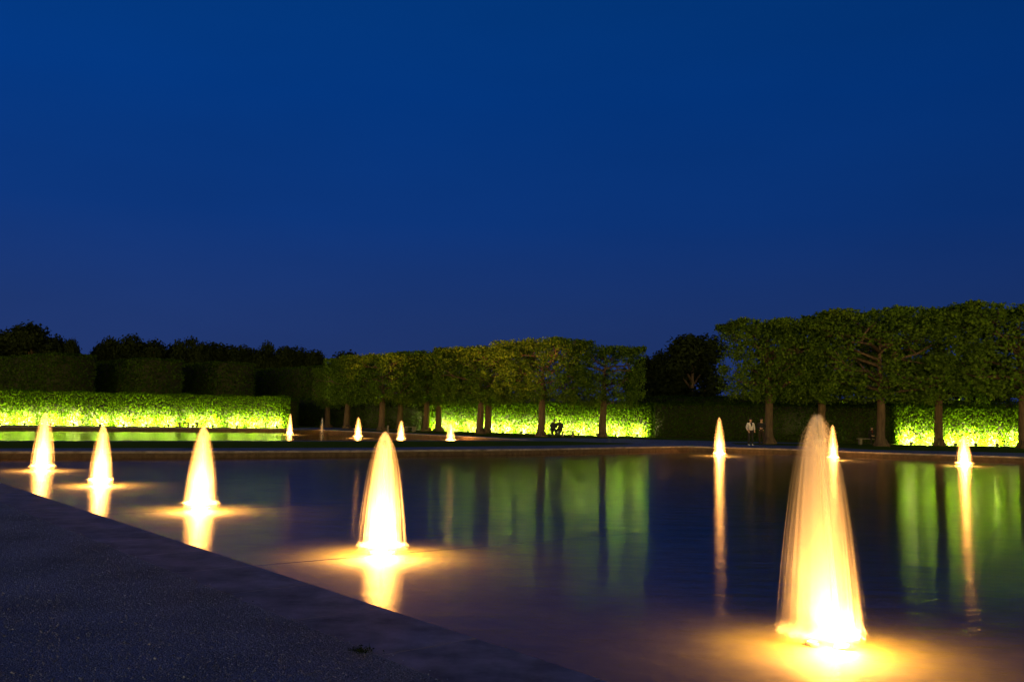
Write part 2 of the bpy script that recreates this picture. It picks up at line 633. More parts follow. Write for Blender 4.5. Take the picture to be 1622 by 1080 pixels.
jit = rng.uniform(0.65, 1.25, (NP, 6, 3))
P = oct_v[None] * jit * sz[:, None, None]
X = P[:, :, 0] * ca[:, None] - P[:, :, 1] * sa[:, None] + pts[:, 0:1]
Y = P[:, :, 0] * sa[:, None] + P[:, :, 1] * ca[:, None] + pts[:, 1:2]
Z = P[:, :, 2] + sz[:, None] * 0.35
V = np.stack([X, Y, Z], 2).reshape(-1, 3)
T = (oct_f[None] + (np.arange(NP) * 6)[:, None, None]).reshape(-1, 3)
g = mesh_obj("gravel", np_mesh("gravel", V, None, MAT['pebble'], False, T))
tag(g, "loose pale pebbles on the near gravel", kind="stuff")


# ------------------------------------------------------------------ foliage
def leaf_arrays(c, nr, length, width, rng):
    """kite-shaped, slightly folded leaves at points c with normals nr"""
    n = len(c)
    nr = nr / np.maximum(1e-6, np.linalg.norm(nr, axis=1, keepdims=True))
    r = rng.normal(size=(n, 3))
    t = np.cross(nr, r)
    t /= np.maximum(1e-6, np.linalg.norm(t, axis=1, keepdims=True))
    b = np.cross(nr, t)
    L = (length * rng.uniform(0.7, 1.3, n))[:, None]
    Wd = (width * rng.uniform(0.7, 1.3, n))[:, None]
    fold = nr * Wd * 0.22
    V = np.stack([c - t * L * 0.5, c + b * Wd * 0.5 + fold - t * L * 0.08, c + t * L * 0.5, c - b * Wd * 0.5 + fold - t * L * 0.08], 1)
    return V.reshape(-1, 3), np.arange(n * 4).reshape(-1, 4)


def linden_meshes(seed, W, D, z0, z1, nclump, nleaf, holes):
    """pleached linden standing at the origin: trunk, limbs and box-clipped crown"""
    rnd = random.Random(seed)
    rng = np.random.default_rng(seed)
    # trunk
    mb = MB()
    lean = (rnd.uniform(-.12, .12), rnd.uniform(-.1, .1))
    zs = [0, 0.12, 0.3, 0.7, 1.4, 2.2, 3.0, 4.0, 5.2, z1 - 0.6]
    rr = [0.50, 0.40, 0.335, 0.30, 0.285, 0.275, 0.26, 0.19, 0.12, 0.045]
    p = [(lean[0] * z / 3 + 0.03 * math.sin(z * 1.7 + seed), lean[1] * z / 3 + 0.03 * math.cos(z * 1.3), z) for z in zs]
    mb.tube(p, rr, 14)
    for k in range(5):
        a = rnd.uniform(0, 2 * PI)                       # root flare and burls
        mb.tube([(0.2 * math.cos(a), 0.2 * math.sin(a), 0.34), (0.42 * math.cos(a), 0.42 * math.sin(a), 0.10),
                 (0.62 * math.cos(a), 0.62 * math.sin(a), -0.03)], [0.16, 0.12, 0.03], 7)
    trunk = mb.mesh("trunk", MAT['bark'], True)
    # limbs
    mb = MB()
    tips = []
    for k in range(16):
        zz = z0 + 0.1 + (z1 - z0 - 1.0) * (k + rnd.random()) / 16
        side = 1 if k % 2 == 0 else -1
        ex = side * W * rnd.uniform(0.28, 0.47)
        ey = D * rnd.uniform(-0.45, 0.45)
        ez = min(z1 - 0.2, zz + rnd.uniform(0.2, 1.4))
        sx, sy = lean[0] * zz / 3, lean[1] * zz / 3
        m1 = (sx + ex * 0.35, sy + ey * 0.4, zz + (ez - zz) * 0.25 + rnd.uniform(-.1, .2))
        m2 = (sx + ex * 0.7, sy + ey * 0.75, zz + (ez - zz) * 0.6 + rnd.uniform(-.2, .2))
        e = (sx + ex, sy + ey, ez)
        r0 = rnd.uniform(0.06, 0.10)
        mb.tube([(sx, sy, zz - 0.1), m1, m2, e], [r0 * 1.3, r0, r0 * 0.75, r0 * 0.35], 6)
        tips += [e, m2]
        for q in range(3):
            s = m2 if q else m1
            f = (s[0] + rnd.uniform(-1.2, 1.2), s[1] + rnd.uniform(-.9, .9), min(z1 - .15, max(z0, s[2] + rnd.uniform(-.5, 1.3))))
            h = tuple((s[i] + f[i]) / 2 + rnd.uniform(-.15, .15) for i in range(3))
            mb.tube([s, h, f], [r0 * 0.6, r0 * 0.45, r0 * 0.2], 5)
            tips.append(f)
    limbs = mb.mesh("limbs", MAT['bark'], True)
    # crown: leaf clumps spread through a clipped box, denser near its faces
    C = []
    while len(C) < nclump:
        q = rng.uniform(-1, 1, 3)
        sh = max(abs(q[0]), abs(q[1]), abs(q[2]))
        if rng.random() > 0.22 + 0.78 * sh ** 3:
            continue
        if q[2] < -0.8 and rng.random() < 0.5:
            continue
        if rng.random() < 0.16:                              # well filled top rim
            q[2] = rng.uniform(0.9, 1.0)
            q[int(rng.integers(0, 2))] = rng.choice((-1.0, 1.0)) * rng.uniform(0.85, 1.0)
        pt = np.array([q[0] * W / 2, q[1] * D / 2, (z0 + z1) / 2 + q[2] * (z1 - z0) / 2])
        if any(((pt[0] - h[0]) / h[2]) ** 2 + ((pt[2] - h[1]) / h[3]) ** 2 < 1 for h in holes):
            continue
        C.append(pt)
    C = np.array(C)
    sel = np.repeat(np.arange(nclump), nleaf)
    rad = rng.uniform(0.15, 0.32, nclump)[sel][:, None]
    off = rng.normal(size=(len(sel), 3)) * np.array([1, 1, 0.72]) * rad
    c = C[sel] + off
    out = c - np.array([0, 0, (z0 + z1) / 2])
    out /= np.array([W / 2, D / 2, (z1 - z0) / 2])
    lim = 1.0 + np.abs(rng.normal(0, 0.02, len(c)))          # shears cut what sticks out of the box
    keep = (np.abs(out[:, 0]) < lim) & (np.abs(out[:, 1]) < lim) & (out[:, 2] < lim) & (out[:, 2] > -1.12)
    c, out, off, rad, sel = c[keep], out[keep], off[keep], rad[keep], sel[keep]
    nr = rng.normal(size=(len(sel), 3)) * 0.9 + out * 0.6 + np.array([0, 0, 0.55]) + off / rad * 0.5
    V, Q = leaf_arrays(c, nr, 0.17, 0.14, rng)
    crown = np_mesh("crown", V, Q, MAT['leaf'])
    return trunk, limbs, crown


LIND = [linden_meshes(1, 7.0, 4.6, 2.75, 7.6, 560, 38, []),
        linden_meshes(2, 7.0, 4.6, 2.6, 7.6, 540, 38, [(1.7, 5.9, 0.7, 0.45), (-1.2, 6.3, 0.5, 0.35)]),
        linden_meshes(3, 7.0, 4.6, 2.8, 7.6, 540, 38, [(-2.0, 4.2, 0.6, 0.5)]),
        linden_meshes(4, 7.0, 4.6, 2.7, 7.6, 500, 38, [(1.25, 4.9, 0.75, 0.85), (-1.1, 4.7, 0.65, 0.6), (-1.5, 5.7, 0.6, 0.35), (0.6, 5.9, 0.5, 0.3), (2.6, 5.5, .5, .4)])]


def linden(x, y, w, h, rz, var, label, group, d=None):
    t = empty("linden_tree", (x, y, 0), rz)
    tag(t, label, "tree", group)
    k = h / 7.6
    t.scale = (w / 7.0, (d / 4.6) if d else k, k)
    tr, li, cr = LIND[var]
    a = mesh_obj("trunk", tr, t)
    a.scale = (0.98 / t.scale.x, 0.98 / t.scale.y, 1)        # trunks stay round and equally thick whatever the crown
    mesh_obj("limbs", li, t)
    mesh_obj("crown", cr, t)
    return t


GC = "clipped linden trees left of centre"
RZC = math.radians(135)
CTREES = [  # pixel of trunk base in the photo, height, crown width, turn, variant, label
    ((857, 691), 7.75, 7.2, RZC, 2, "thick-trunked clipped linden just left of the couple sitting on a bench"),
    ((954, 692), 7.45, 6.2, math.radians(8), 1, "clipped linden with sky gaps, right end tree of its block"),
    ((760, 687), 7.45, 8.0, RZC, 0, "clipped linden with the left one of two close-set trunks before the lit hedge"),
    ((772, 685.5), 7.6, 7.6, RZC, 3, "clipped linden with the thinner right one of two close-set trunks"),
    ((695, 683), 7.5, 8.2, RZC, 1, "clipped linden whose trunk stands before the left end of the lit hedge"),
    ((674.5, 683), 7.1, 7.4, RZC, 2, "clipped linden with slim trunk exactly at left edge of the lit hedge"),
    ((633, 681), 7.2, 7.4, RZC, 0, "clipped linden whose dim trunk stands behind the second far pool fountain"),
    ((604, 682), 6.95, 8.0, RZC, 2, "clipped linden with dark trunk above the tall near fountain left of centre"),
    ((549, 679), 6.9, 4.4, RZC, 0, "clipped linden with slim trunk at the left front end of its block"),
    ((519, 677), 6.1, 2.8, RZC, 1, "pale-trunked linden behind the unlit fountain, crown in shadow"),
]
for (px, h, w, rz, var, lab) in CTREES:
    x, y = at(*px)
    linden(x, y, w, h, rz, var, lab, GC, (2.5 if w < 3 else 3.1) if w < 5 else None)
GR = "clipped linden trees on the right"
for (px, h, w, rz, var, lab) in [
    ((1219, 703), 8.55, 6.1, 0.10, 2, "big clipped linden behind the two standing people, left end of its block"),
    ((1300, 703), 8.9, 8.6, 0.10 + PI, 0, "clipped linden whose trunk rises behind the biggest fountain"),
    ((1396, 706.5), 9.25, 9.4, 0.10, 3, "clipped linden with blue sky showing through holes round its trunk"),
    ((1487, 706), 10.0, 9.6, 0.12, 1, "clipped linden with black trunk in front of the lit hedge at right"),
    ((1622, 710), 10.1, 11.0, 0.10, 2, "clipped linden whose trunk is cut by the right edge"),
    ((1720, 712), 10.6, 8.6, 0.10, 0, None),
]:
    x, y = at(*px)
    if lab is None:
        continue
    linden(x, y, w, h, rz, var, lab, GR, 5.6)


def hedge(name, label, p0, p1, h, depth, leaf, dens, seed, group=None, mat='hedge', rough=0.10, shaggy=0.0, cat="hedge", zbot=0.0, h0=None):
    """clipped hedge from p0 to p1 (front line), growing back by depth; h0: height at p0"""
    rng = np.random.default_rng(seed)
    p0, p1 = Vector(p0), Vector(p1)
    L = (p1 - p0).length
    a = math.atan2(p1.y - p0.y, p1.x - p0.x)
    hs = 1.0 if h0 is None else h0 / h
    c, nr = [], []

    def add(n, fx, normal):
        q = fx(n)
        c.append(q)
        nr.append(np.array(normal)[None] + rng.normal(size=(n, 3)) * 0.6)
    def wave(x):
        return 0.06 * np.sin(x * 1.1 + seed) + 0.04 * np.sin(x * 2.7 + 2 * seed)
    kx = rng.uniform(5.0, 26.0, 22) * rng.choice((-1, 1), 22); kz = rng.uniform(5.0, 26.0, 22); kp = rng.uniform(0, 6.28, 22)
    def relief(x, z):
        q = np.zeros_like(x)
        for a_, b_, c_ in zip(kx, kz, kp):
            q += np.sin(a_ * x + b_ * z + c_)
        return 0.015 * q * (rough / 0.1)
    nf = int(L * (h - zbot) * dens)
    def front(n):
        x = rng.uniform(0, L, n); z = rng.uniform(zbot + 0.03, h, n)
        y = -wave(x) + rng.exponential(rough * 0.6, n) - rough * 0.6 + relief(x, z)
        return np.stack([x, y, z], 1)
    add(nf, front, (0, -0.9, 0.18))
    def topf(n):
        x = rng.uniform(0, L, n); y = rng.uniform(0, depth, n)
        z = h + wave(x * 1.3) - rng.exponential(rough, n) + rough * 0.8 + shaggy * np.abs(rng.normal(size=n)) * (0.4 + np.sin(x * 1.9 + seed) ** 2)
        return np.stack([x, y, z], 1)
    add(int(L * depth * dens * (1.0 + 2 * shaggy)), topf, (0, -0.2, 0.9))
    for s in (0, 1):
        def endf(n):
            y = rng.uniform(0, depth, n); z = rng.uniform(zbot + 0.03, h, n)
            x = (L if s else 0) + (1 if s else -1) * (rough * 0.6 - rng.exponential(rough, n))
            return np.stack([x, y, z], 1)
        add(int(depth * (h - zbot) * dens), endf, ((1 if s else -1) * 0.8, 0, 0.4))
    def backf(n):
        x = rng.uniform(0, L, n); z = rng.uniform(zbot + 0.03, h, n)
        return np.stack([x, np.full(n, depth) + rng.normal(size=n) * rough, z], 1)
    add(int(L * (h - zbot) * dens * 0.35), backf, (0, 0.8, 0.4))
    c = np.concatenate(c)
    nr = np.concatenate(nr)
    V, Q = leaf_arrays(c, nr, leaf, leaf * 0.8, rng)
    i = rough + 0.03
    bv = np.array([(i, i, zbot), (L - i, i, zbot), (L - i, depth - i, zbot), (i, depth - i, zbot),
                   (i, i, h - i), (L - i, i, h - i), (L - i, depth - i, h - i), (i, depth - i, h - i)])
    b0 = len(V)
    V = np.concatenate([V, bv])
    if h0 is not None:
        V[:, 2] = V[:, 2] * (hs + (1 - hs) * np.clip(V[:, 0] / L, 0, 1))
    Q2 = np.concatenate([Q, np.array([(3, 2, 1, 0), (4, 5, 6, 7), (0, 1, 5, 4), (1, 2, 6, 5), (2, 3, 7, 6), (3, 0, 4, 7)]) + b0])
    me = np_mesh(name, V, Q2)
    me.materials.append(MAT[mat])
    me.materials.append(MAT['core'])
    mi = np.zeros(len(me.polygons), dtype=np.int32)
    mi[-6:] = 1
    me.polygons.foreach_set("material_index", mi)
    o = mesh_obj(name, me)
    o.location = (p0.x, p0.y, 0)
    o.rotation_euler = (0, 0, a)
    tag(o, label, cat, group)
    return o


HL0, HL1 = (-62.0, 72.6), (-21.3, 90.4)
HC0, HC1 = (-7.9, 91.0), (12.2, 81.4)
HR0, HR1 = (29.4, 71.4), (52.0, 73.2)
hedge("clipped_hedge", "long brightly lit low hedge at left beyond the far pool", HL0, HL1, 2.95, 1.6, 0.135, 190, 21)
hedge("clipped_hedge", "floodlit low hedge behind the couple on the bench", HC0, HC1, 2.75, 1.6, 0.135, 190, 22, shaggy=0.06)
hedge("clipped_hedge", "shaggy floodlit hedge behind the trunks at far right", HR0, HR1, 2.85, 1.6, 0.15, 170, 23, shaggy=0.16)
hedge("clipped_hedge", "dark unlit hedge behind the standing people, between two lit hedges", (12.35, 81.0), (29.2, 72.0), 2.9, 1.6, 0.14, 130, 24, shaggy=0.09, mat='unlitleaf')
hedge("clipped_hedge", "dim hedge under the lindens left of the middle lit hedge", (-26.5, 106), (-8.2, 91.6), 3.0, 1.6, 0.14, 110, 25, mat='unlitleaf')
hedge("clipped_hedge", "second taller dark hedge rising behind the unlit hedge", (11.5, 93), (62, 86), 3.75, 2.0, 0.18, 70, 26, mat='unlitleaf')
hedge("clipped_hedge", "dark hedge end beside the right end of the long lit hedge at left", (-21.0, 92.5), (-25.5, 108), 2.7, 1.6, 0.14, 90, 27, mat='unlitleaf')
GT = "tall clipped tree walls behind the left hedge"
hedge("tall_clipped_hedge", "tall clipped green wall at the left edge, nearest of four", (xat(-90, 116), 116), (xat(88, 98), 98), 7.2, 4.5, 0.24, 42, 31, GT, 'unlitleaf', h0=7.0)
hedge("tall_clipped_hedge", "tall clipped green wall, second from the left edge", (xat(80, 130), 130), (xat(226, 100), 100), 7.0, 4.5, 0.24, 42, 32, GT, 'unlitleaf')
hedge("tall_clipped_hedge", "tall clipped green wall, third from the left edge", (xat(220, 129), 129), (xat(346, 106), 106), 7.05, 4.5, 0.24, 42, 33, GT, 'unlitleaf')
hedge("tall_clipped_hedge", "tall clipped green wall next to the left linden block", (xat(342, 133), 133), (xat(520, 108), 108), 6.9, 4.5, 0.24, 42, 34, GT, 'unlitleaf')


def wild_meshes(seed, nl=9500):
    """free-growing tree, unit height: lobed crown and trunk"""
    rnd = random.Random(seed)
    rng = np.random.default_rng(seed)
    mb = MB()
    mb.tube([(0, 0, -0.01), (0, 0, 0.05), (0.01, 0, 0.2), (0.0, 0.01, 0.5), (0, 0, 0.8)], [0.035, 0.027, 0.023, 0.016, 0.006], 9)
    lobes = []
    for k in range(15):
        a = rnd.uniform(0, 2 * PI)
        z = rnd.uniform(0.28, 0.88)
        rmax = 0.34 * math.sqrt(max(0.05, 1 - ((z - 0.5) / 0.52) ** 2))
        r = rmax * rnd.uniform(0.35, 0.95)
        q = (r * math.cos(a), r * math.sin(a), z)
        lobes.append((q, rnd.uniform(0.10, 0.19)))
        mb.tube([(0, 0, max(0.12, z - 0.22)), (q[0] * .5, q[1] * .5, z - 0.1), q], [0.012, 0.008, 0.003], 5)
    lobes.append(((0.02, 0, 0.88), 0.13))
    trunk = mb.mesh("trunk", MAT['bark'], True)
    w = np.array([l[1] ** 2 for l in lobes])
    k = rng.choice(len(lobes), nl, p=w / w.sum())
    ctr = np.array([l[0] for l in lobes])[k]
    rad = np.array([l[1] for l in lobes])[k][:, None]
    d = rng.normal(size=(nl, 3))
    d /= np.linalg.norm(d, axis=1, keepdims=True)
    rr = np.clip(rng.normal(0.86, 0.22, nl), 0.1, 1.25)[:, None]
    c = ctr + d * rad * rr * np.array([1, 1, 0.85])
    sub = rng.normal(size=(nl // 14 + 1, 3)).repeat(14, axis=0)[:nl] * 0.012
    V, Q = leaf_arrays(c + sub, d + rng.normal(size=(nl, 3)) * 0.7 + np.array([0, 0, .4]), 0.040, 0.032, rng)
    return trunk, np_mesh("crown", V, Q, MAT['darkleaf'])


WILD = [wild_meshes(41), wild_meshes(42), wild_meshes(43)]


def wild(px, top, dist, wpx, var, label, rz, group):
    h = height_at(px, top, dist)
    t = empty("broadleaf_tree", (xat(px, dist), dist, 0), rz)
    s = wpx / FPX * dist / 0.72
    t.scale = (s, s, h)
    tag(t, label, "tree", group)
    mesh_obj("trunk", WILD[var][0], t)
    mesh_obj("crown", WILD[var][1], t)


GF = "dark trees on the left skyline"
FAR = [
    (8, 524, 142, 92, 0, "black tree silhouette cut by the left edge of the skyline"),
    (52, 515, 140, 84, 1, "tallest black tree silhouette on the left skyline"),
    (88, 531, 143, 60, 2, "black tree on right shoulder of the tallest left skyline clump"),
    (110, 538, 138, 28, 1, "thin ragged dark tree just left of the skyline gap"),
    (172, 534, 150, 52, 2, "dark tree just right of the skyline gap"),
    (207, 531, 151, 66, 0, "domed dark tree beside the one bordering the skyline gap"),
    (246, 541, 153, 64, 1, "flat dark tree between the domed tree and the square-topped one"),
    (303, 534, 150, 50, 2, "square-topped dark tree standing above the left skyline row"),
    (276, 546, 156, 60, 0, "low dark tree just left of the square-topped one"),
    (342, 544, 158, 72, 1, "dark tree just right of the square-topped one"),
    (384, 547, 160, 64, 2, "dark tree left of the twin-tipped one on the skyline"),
    (421, 542, 160, 42, 0, "dark twin-tipped tree poking above the middle of the row"),
    (456, 550, 162, 70, 1, "dark tree right of the twin-tipped one"),
    (500, 555, 165, 72, 2, "dark tree just left of where the linden block begins"),
    (552, 557, 166, 72, 0, "dark tree top peeping above the left end of the linden block"),
]
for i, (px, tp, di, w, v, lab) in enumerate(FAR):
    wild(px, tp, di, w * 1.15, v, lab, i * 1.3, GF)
GD = "dark trees behind the right hedges"
for i, (px, tp, di, w, v, lab) in enumerate([
    (1022, 564, 132, 66, 2, "lower dark tree in the gap beside the middle linden block"),
    (1098, 532, 122, 112, 1, "large black domed tree in the gap between the linden blocks"),
    (1052, 556, 128, 60, 0, "black tree on the left shoulder of the large domed tree"),
    (1450, 572, 130, 90, 1, "dark tree seen low through the lindens behind the right lit hedge"),
    (1250, 560, 131, 120, 0, "dark tree behind the crown of the right block's left end"),
    (1560, 560, 126, 110, 2, "dark tree filling gaps behind the lindens at far right"),
]):
    wild(px, tp, di, w * 1.15, v, lab, 0.7 + i * 1.9, GD)


# ------------------------------------------------------------------ floodlights along the hedges
def flood_proto():
    mb = MB()
    mb.box((0, 0, 0.03), (0.16, 0.12, 0.05))
    mb.box((0, 0.0, 0.14), (0.26, 0.12, 0.18), taper=0.85)
    mb.box((-0.14, 0, 0.11), (0.015, 0.05, 0.14))
    mb.box((0.14, 0, 0.11), (0.015, 0.05, 0.14))
    h = mb.mesh("housing", MAT['housing'], bevel=0.008)
    ml = MB()
    ml.box((0, 0.064, 0.15), (0.20, 0.008, 0.12))
    return h, ml.mesh("lens", MAT['lens'])


FH, FL = flood_proto()
flood_light = bpy.data.lights.new("floodlight_bulb", 'SPOT')
flood_light.energy = FLOOD_W
flood_light.color = FLOOD_COL
flood_light.spot_size = math.radians(168)
flood_light.spot_blend = 0.75
flood_light.shadow_soft_size = 0.06


def flood_row(p0, p1, step, label, group, seed, skip=0.0):
    rnd = random.Random(seed)
    p0, p1 = Vector(p0), Vector(p1)
    d = (p1 - p0)
    n = int(d.length / step)
    d.normalize()
    nrm = Vector((d.y, -d.x))
    a = math.atan2(d.y, d.x)
    for k in range(n):
        q = p0 + d * (skip + step * (k + 0.5) + rnd.uniform(-.12, .12)) + nrm * rnd.uniform(0.62, 0.74)
        t = empty("floodlight", (q.x, q.y, 0.006), a)
        tag(t, label, "floodlight", group)
        hh = mesh_obj("housing", FH, t)
        mesh_obj("lens", FL, t)
        lo = bpy.data.objects.new("bulb", flood_light)
        link(lo, t)
        lo.location = (0, 0.09, 0.16)
        lo.rotation_euler = (math.radians(100), 0, 0)       # towards the hedge and up


flood_row((-46.5, 79.4), HL1, 1.95, "small floodlight on the grass at the foot of the long left hedge", "floodlights along the left hedge", 1)
flood_row(HC0, HC1, 1.85, "small floodlight at the foot of the hedge behind the bench couple", "floodlights along the middle hedge", 2)
flood_row(HR0, (43.0, 72.5), 1.7, "small floodlight at the foot of the shaggy hedge at far right", "floodlights along the right hedge", 3)


# ------------------------------------------------------------------ fountains
def strand_mesh(name, h, R, lean, count, seg, seed):
    """water thrown up from the nozzle and falling back: many thin streams in one mesh"""
    rng = np.random.default_rng(seed)
    s = np.linspace(0, 1, seg)
    d = np.abs(1 - 2 * s) ** 2                               # share of the height below the apex
    fall = (s > 0.5)
    az = rng.uniform(0, 2 * PI, count)
    rl = R * np.clip(np.abs(rng.normal(0.0, 0.52, count)) + 0.08, 0.08, 1.2)      # dense in the middle, thinning outwards
    hh = h * (1 - 0.10 * rng.random(count) ** 2.0 - 0.07 * np.minimum(1.3, rl / R) ** 2)
    hh[0] = h
    rf = np.where(fall, 0.27 + 0.73 * np.sqrt(d), 0.27 * (2 * s) ** 2.2)
    dr = np.sin(np.minimum(1, s * 2) * PI / 2)
    wob = rng.normal(size=(count, 2)) * 0.010
    ln = lean * rng.uniform(0.8, 1.12, count)
    x = rl[:, None] * np.cos(az)[:, None] * rf + ln[:, None] * dr[None] + wob[:, :1] * s
    y = rl[:, None] * np.sin(az)[:, None] * rf + wob[:, 1:] * s
    z = hh[:, None] * (1 - d)[None] + (0.10 * (1 - s))[None]
    r = 0.024 * R * (0.8 * np.exp(rng.normal(0, 0.55, count)) * np.where(rl > R, 0.5, 1.0))[:, None] * np.where(fall, 0.9 + 0.5 * np.sqrt(d), 0.55 + 0.35 * s * 2)[None]
    # each stream is a thin ribbon turned at random, leaning over where it bends at the top
    tq = rng.uniform(0, PI, count)[:, None]
    tilt = ((1 - d) ** 3)[None]
    e = np.stack([r * np.cos(tq) * (1 - 0.5 * tilt), r * np.sin(tq) * (1 - 0.5 * tilt), r * 0.8 * tilt], 2)
    c = np.stack([x, y, z], 2)
    V = np.stack([c - e, c + e], 2)                          # count, seg, 2, xyz
    idx = np.arange(count * seg * 2).reshape(count, seg, 2)
    Q = np.stack([idx[:, :-1, 0], idx[:, :-1, 1], idx[:, 1:, 1], idx[:, 1:, 0]], 2).reshape(-1, 4)
    return np_mesh(name, V.reshape(-1, 3), Q, MAT['spray'], True)


def core_mesh(h, lean, R):
    """the solid rising column"""
    mb = MB()
    pts, rad = [], []
    for k in range(15):
        u = k / 14
        pts.append((lean * math.sin(u * PI / 2) * 0.93, 0, 0.10 + (h * 0.93 - 0.10) * (1 - (1 - u) ** 1.7)))
        rad.append(0.024 + 0.034 * u * R / 0.4 if u < 0.92 else 0.018)
    mb.tube(pts, rad, 10)
    return mb.mesh("water_column", MAT['column'], True)


def foam_mesh(R, lean, seed):
    """splashing skirt where the streams come down: many short arcs of thrown-up drops"""
    rng = np.random.default_rng(seed)
    n, seg = 1500, 6
    rr_ = R * np.abs(rng.normal(0.0, 0.52, n)).clip(0.1, 1.05)
    az = rng.uniform(0, 2 * PI, n)
    hop = R * np.minimum(0.50, rng.exponential(0.14, n))
    up = R * np.minimum(0.22, rng.exponential(0.085, n))
    wd = R * rng.uniform(0.010, 0.026, n)
    near = np.hypot(rr_ * np.cos(az) + lean, rr_ * np.sin(az)) < 0.10          # the nozzle itself stays clear
    rr_, az, hop, up, wd = rr_[~near], az[~near], hop[~near], up[~near], wd[~near]
    n = len(rr_)
    s = np.linspace(0, 1, seg)
    rad = rr_[:, None] + hop[:, None] * s
    a2 = az[:, None] + rng.normal(0, 0.25, n)[:, None] * s
    x = rad * np.cos(a2) + lean
    y = rad * np.sin(a2)
    z = up[:, None] * 4 * s * (1 - s) + 0.004
    rings = []
    for tq in (0.5, 0.5 + 2 * PI / 3, 0.5 + 4 * PI / 3):
        rings.append(np.stack([x + wd[:, None] * math.cos(tq), y + wd[:, None] * math.sin(tq), z + wd[:, None] * math.sin(tq + 1.0) * 0.8], 2))
    V = np.stack(rings, 2)
    idx = np.arange(n * seg * 3).reshape(n, seg, 3)
    Q = []
    for k in range(3):
        k2 = (k + 1) % 3
        Q.append(np.stack([idx[:, :-1, k], idx[:, :-1, k2], idx[:, 1:, k2], idx[:, 1:, k]], 2).reshape(-1, 4))
    return np_mesh("foam", V.reshape(-1, 3), np.concatenate(Q), MAT['foam'], True)


def nozzle_mesh(k=1.0):
    mb = MB()
    mb.lathe([(0.0, -0.14), (0.05, -0.14), (0.05, -0.12), (0.035, -0.11), (0.030, -0.02), (0.046, -0.015), (0.046, 0.008), (0.030, 0.012),
              (0.026, 0.09), (0.032, 0.095), (0.032, 0.115), (0.0, 0.115)], 18)
    return mb.mesh("nozzle", MAT['metal'], True)


def lampset_mesh():
    mb = MB()
    mb.lathe([(0.0, 0.0), (0.10, 0.0), (0.115, 0.03), (0.10, 0.07), (0.088, 0.07), (0.0, 0.068)], 18)
    return mb.mesh("lamp_body", MAT['metal'], True)


def lamp_glass():
    mb = MB()
    mb.lathe([(0.086, 0.074), (0.05, 0.09), (0.0, 0.095)], 16)
    return mb.mesh("lamp_glass", MAT['lamp'], True)


NOZ, LBODY, LGLASS = nozzle_mesh(), lampset_mesh(), lamp_glass()


def make_light(name, kind, w, soft, spot=None, beam=False):
    ld = bpy.data.lights.new(name, kind)
    ld.energy = w
    ld.color = LAMP_COL
    ld.shadow_soft_size = soft
    if spot:
        ld.spot_size = math.radians(spot)
        ld.spot_blend = 0.4
    if beam:                                                 # a lens gathers the beam, so it fades more slowly with distance
        ld.use_nodes = True
        n, l = ld.node_tree.nodes, ld.node_tree.links
        fo = n.new('ShaderNodeLightFalloff')
        fo.inputs['Strength'].default_value = 1.0
        em = [q for q in n if q.type == 'EMISSION'][0]
        l.new(fo.outputs['Linear'], em.inputs['Strength'])
    return ld


L_GLOW = make_light("fountain_glow_bulb", 'POINT', GLOW_W, 0.04)
L_SKIRT = make_light("fountain_skirt_bulb", 'SPOT', SKIRT_W, 0.03, 174, True)
L_SKIRT.spot_blend = 0.10
L_SKIRT_DIM = make_light("dim_skirt_bulb", 'SPOT', SKIRT_W * 0.55, 0.03, 174, True)
L_SKIRT_DIM.spot_blend = 0.10
L_JET = make_light("fountain_uplight_bulb", 'SPOT', JET_W, 0.05, 70, True)
L_JET_DIM = make_light("dim_uplight_bulb", 'SPOT', JET_W * 0.21, 0.05, 70, True)

GN, GRT, GP2 = "fountains along the near edge", "fountains along the far edge of the near pool", "fountains in the far pool"
FOUNTAINS = [  # base pixel, top pixel row, R, lean, streams, segments, lit, group, label
    ((1327, 1003), 664, 0.345, -0.19, 1700, 34, True, GN, "biggest and nearest fountain, leaning jet with dark nozzle at right"),
    ((607, 864), 688, 0.31, -0.02, 1400, 28, True, GN, "tall glowing fountain left of centre, second nearest"),
    ((318, 797), 678, 0.30, -0.01, 1200, 24, True, GN, "glowing fountain at left, the third nearest along the stone edge"),
    ((160, 760), 676, 0.28, -0.02, 1000, 22, True, GN, "glowing fountain at left between two others, fourth nearest"),
    ((67, 738), 655, 0.32, 0.0, 900, 22, True, GN, "leftmost fountain, its tip overlapping the bright left hedge"),
    ((1140, 718), 662, 0.31, -0.03, 800, 20, True, GRT, "slender lit fountain just left of the two standing people"),
    ((1320, 724), 674, 0.28, -0.03, 700, 20, True, GRT, "lit fountain partly hidden behind the biggest fountain's top"),
    ((1527, 733), 691, 0.34, 0.0, 700, 20, True, GRT, "short lit fountain at right in front of the shaggy lit hedge"),
    ((459, 685.6), 656, 0.26, 0.0, 600, 18, True, GP2, "small lit fountain at the right end of the long left hedge"),
    ((510, 686), 662, 0.22, -0.02, 600, 18, False, GP2, "thin unlit grey-blue fountain in the far pool"),
    ((567, 690.7), 662, 0.30, 0.0, 600, 18, True, GP2, "lit far-pool fountain just left of the tall near one's tip"),
    ((635, 695), 667, 0.30, 0.0, 600, 18, True, GP2, "lit far-pool fountain just right of the tall near one's tip"),
    ((714, 697), 671, 0.32, 0.0, 300, 18, True, GP2, "faint lit far-pool fountain in front of the middle lit hedge"),
]
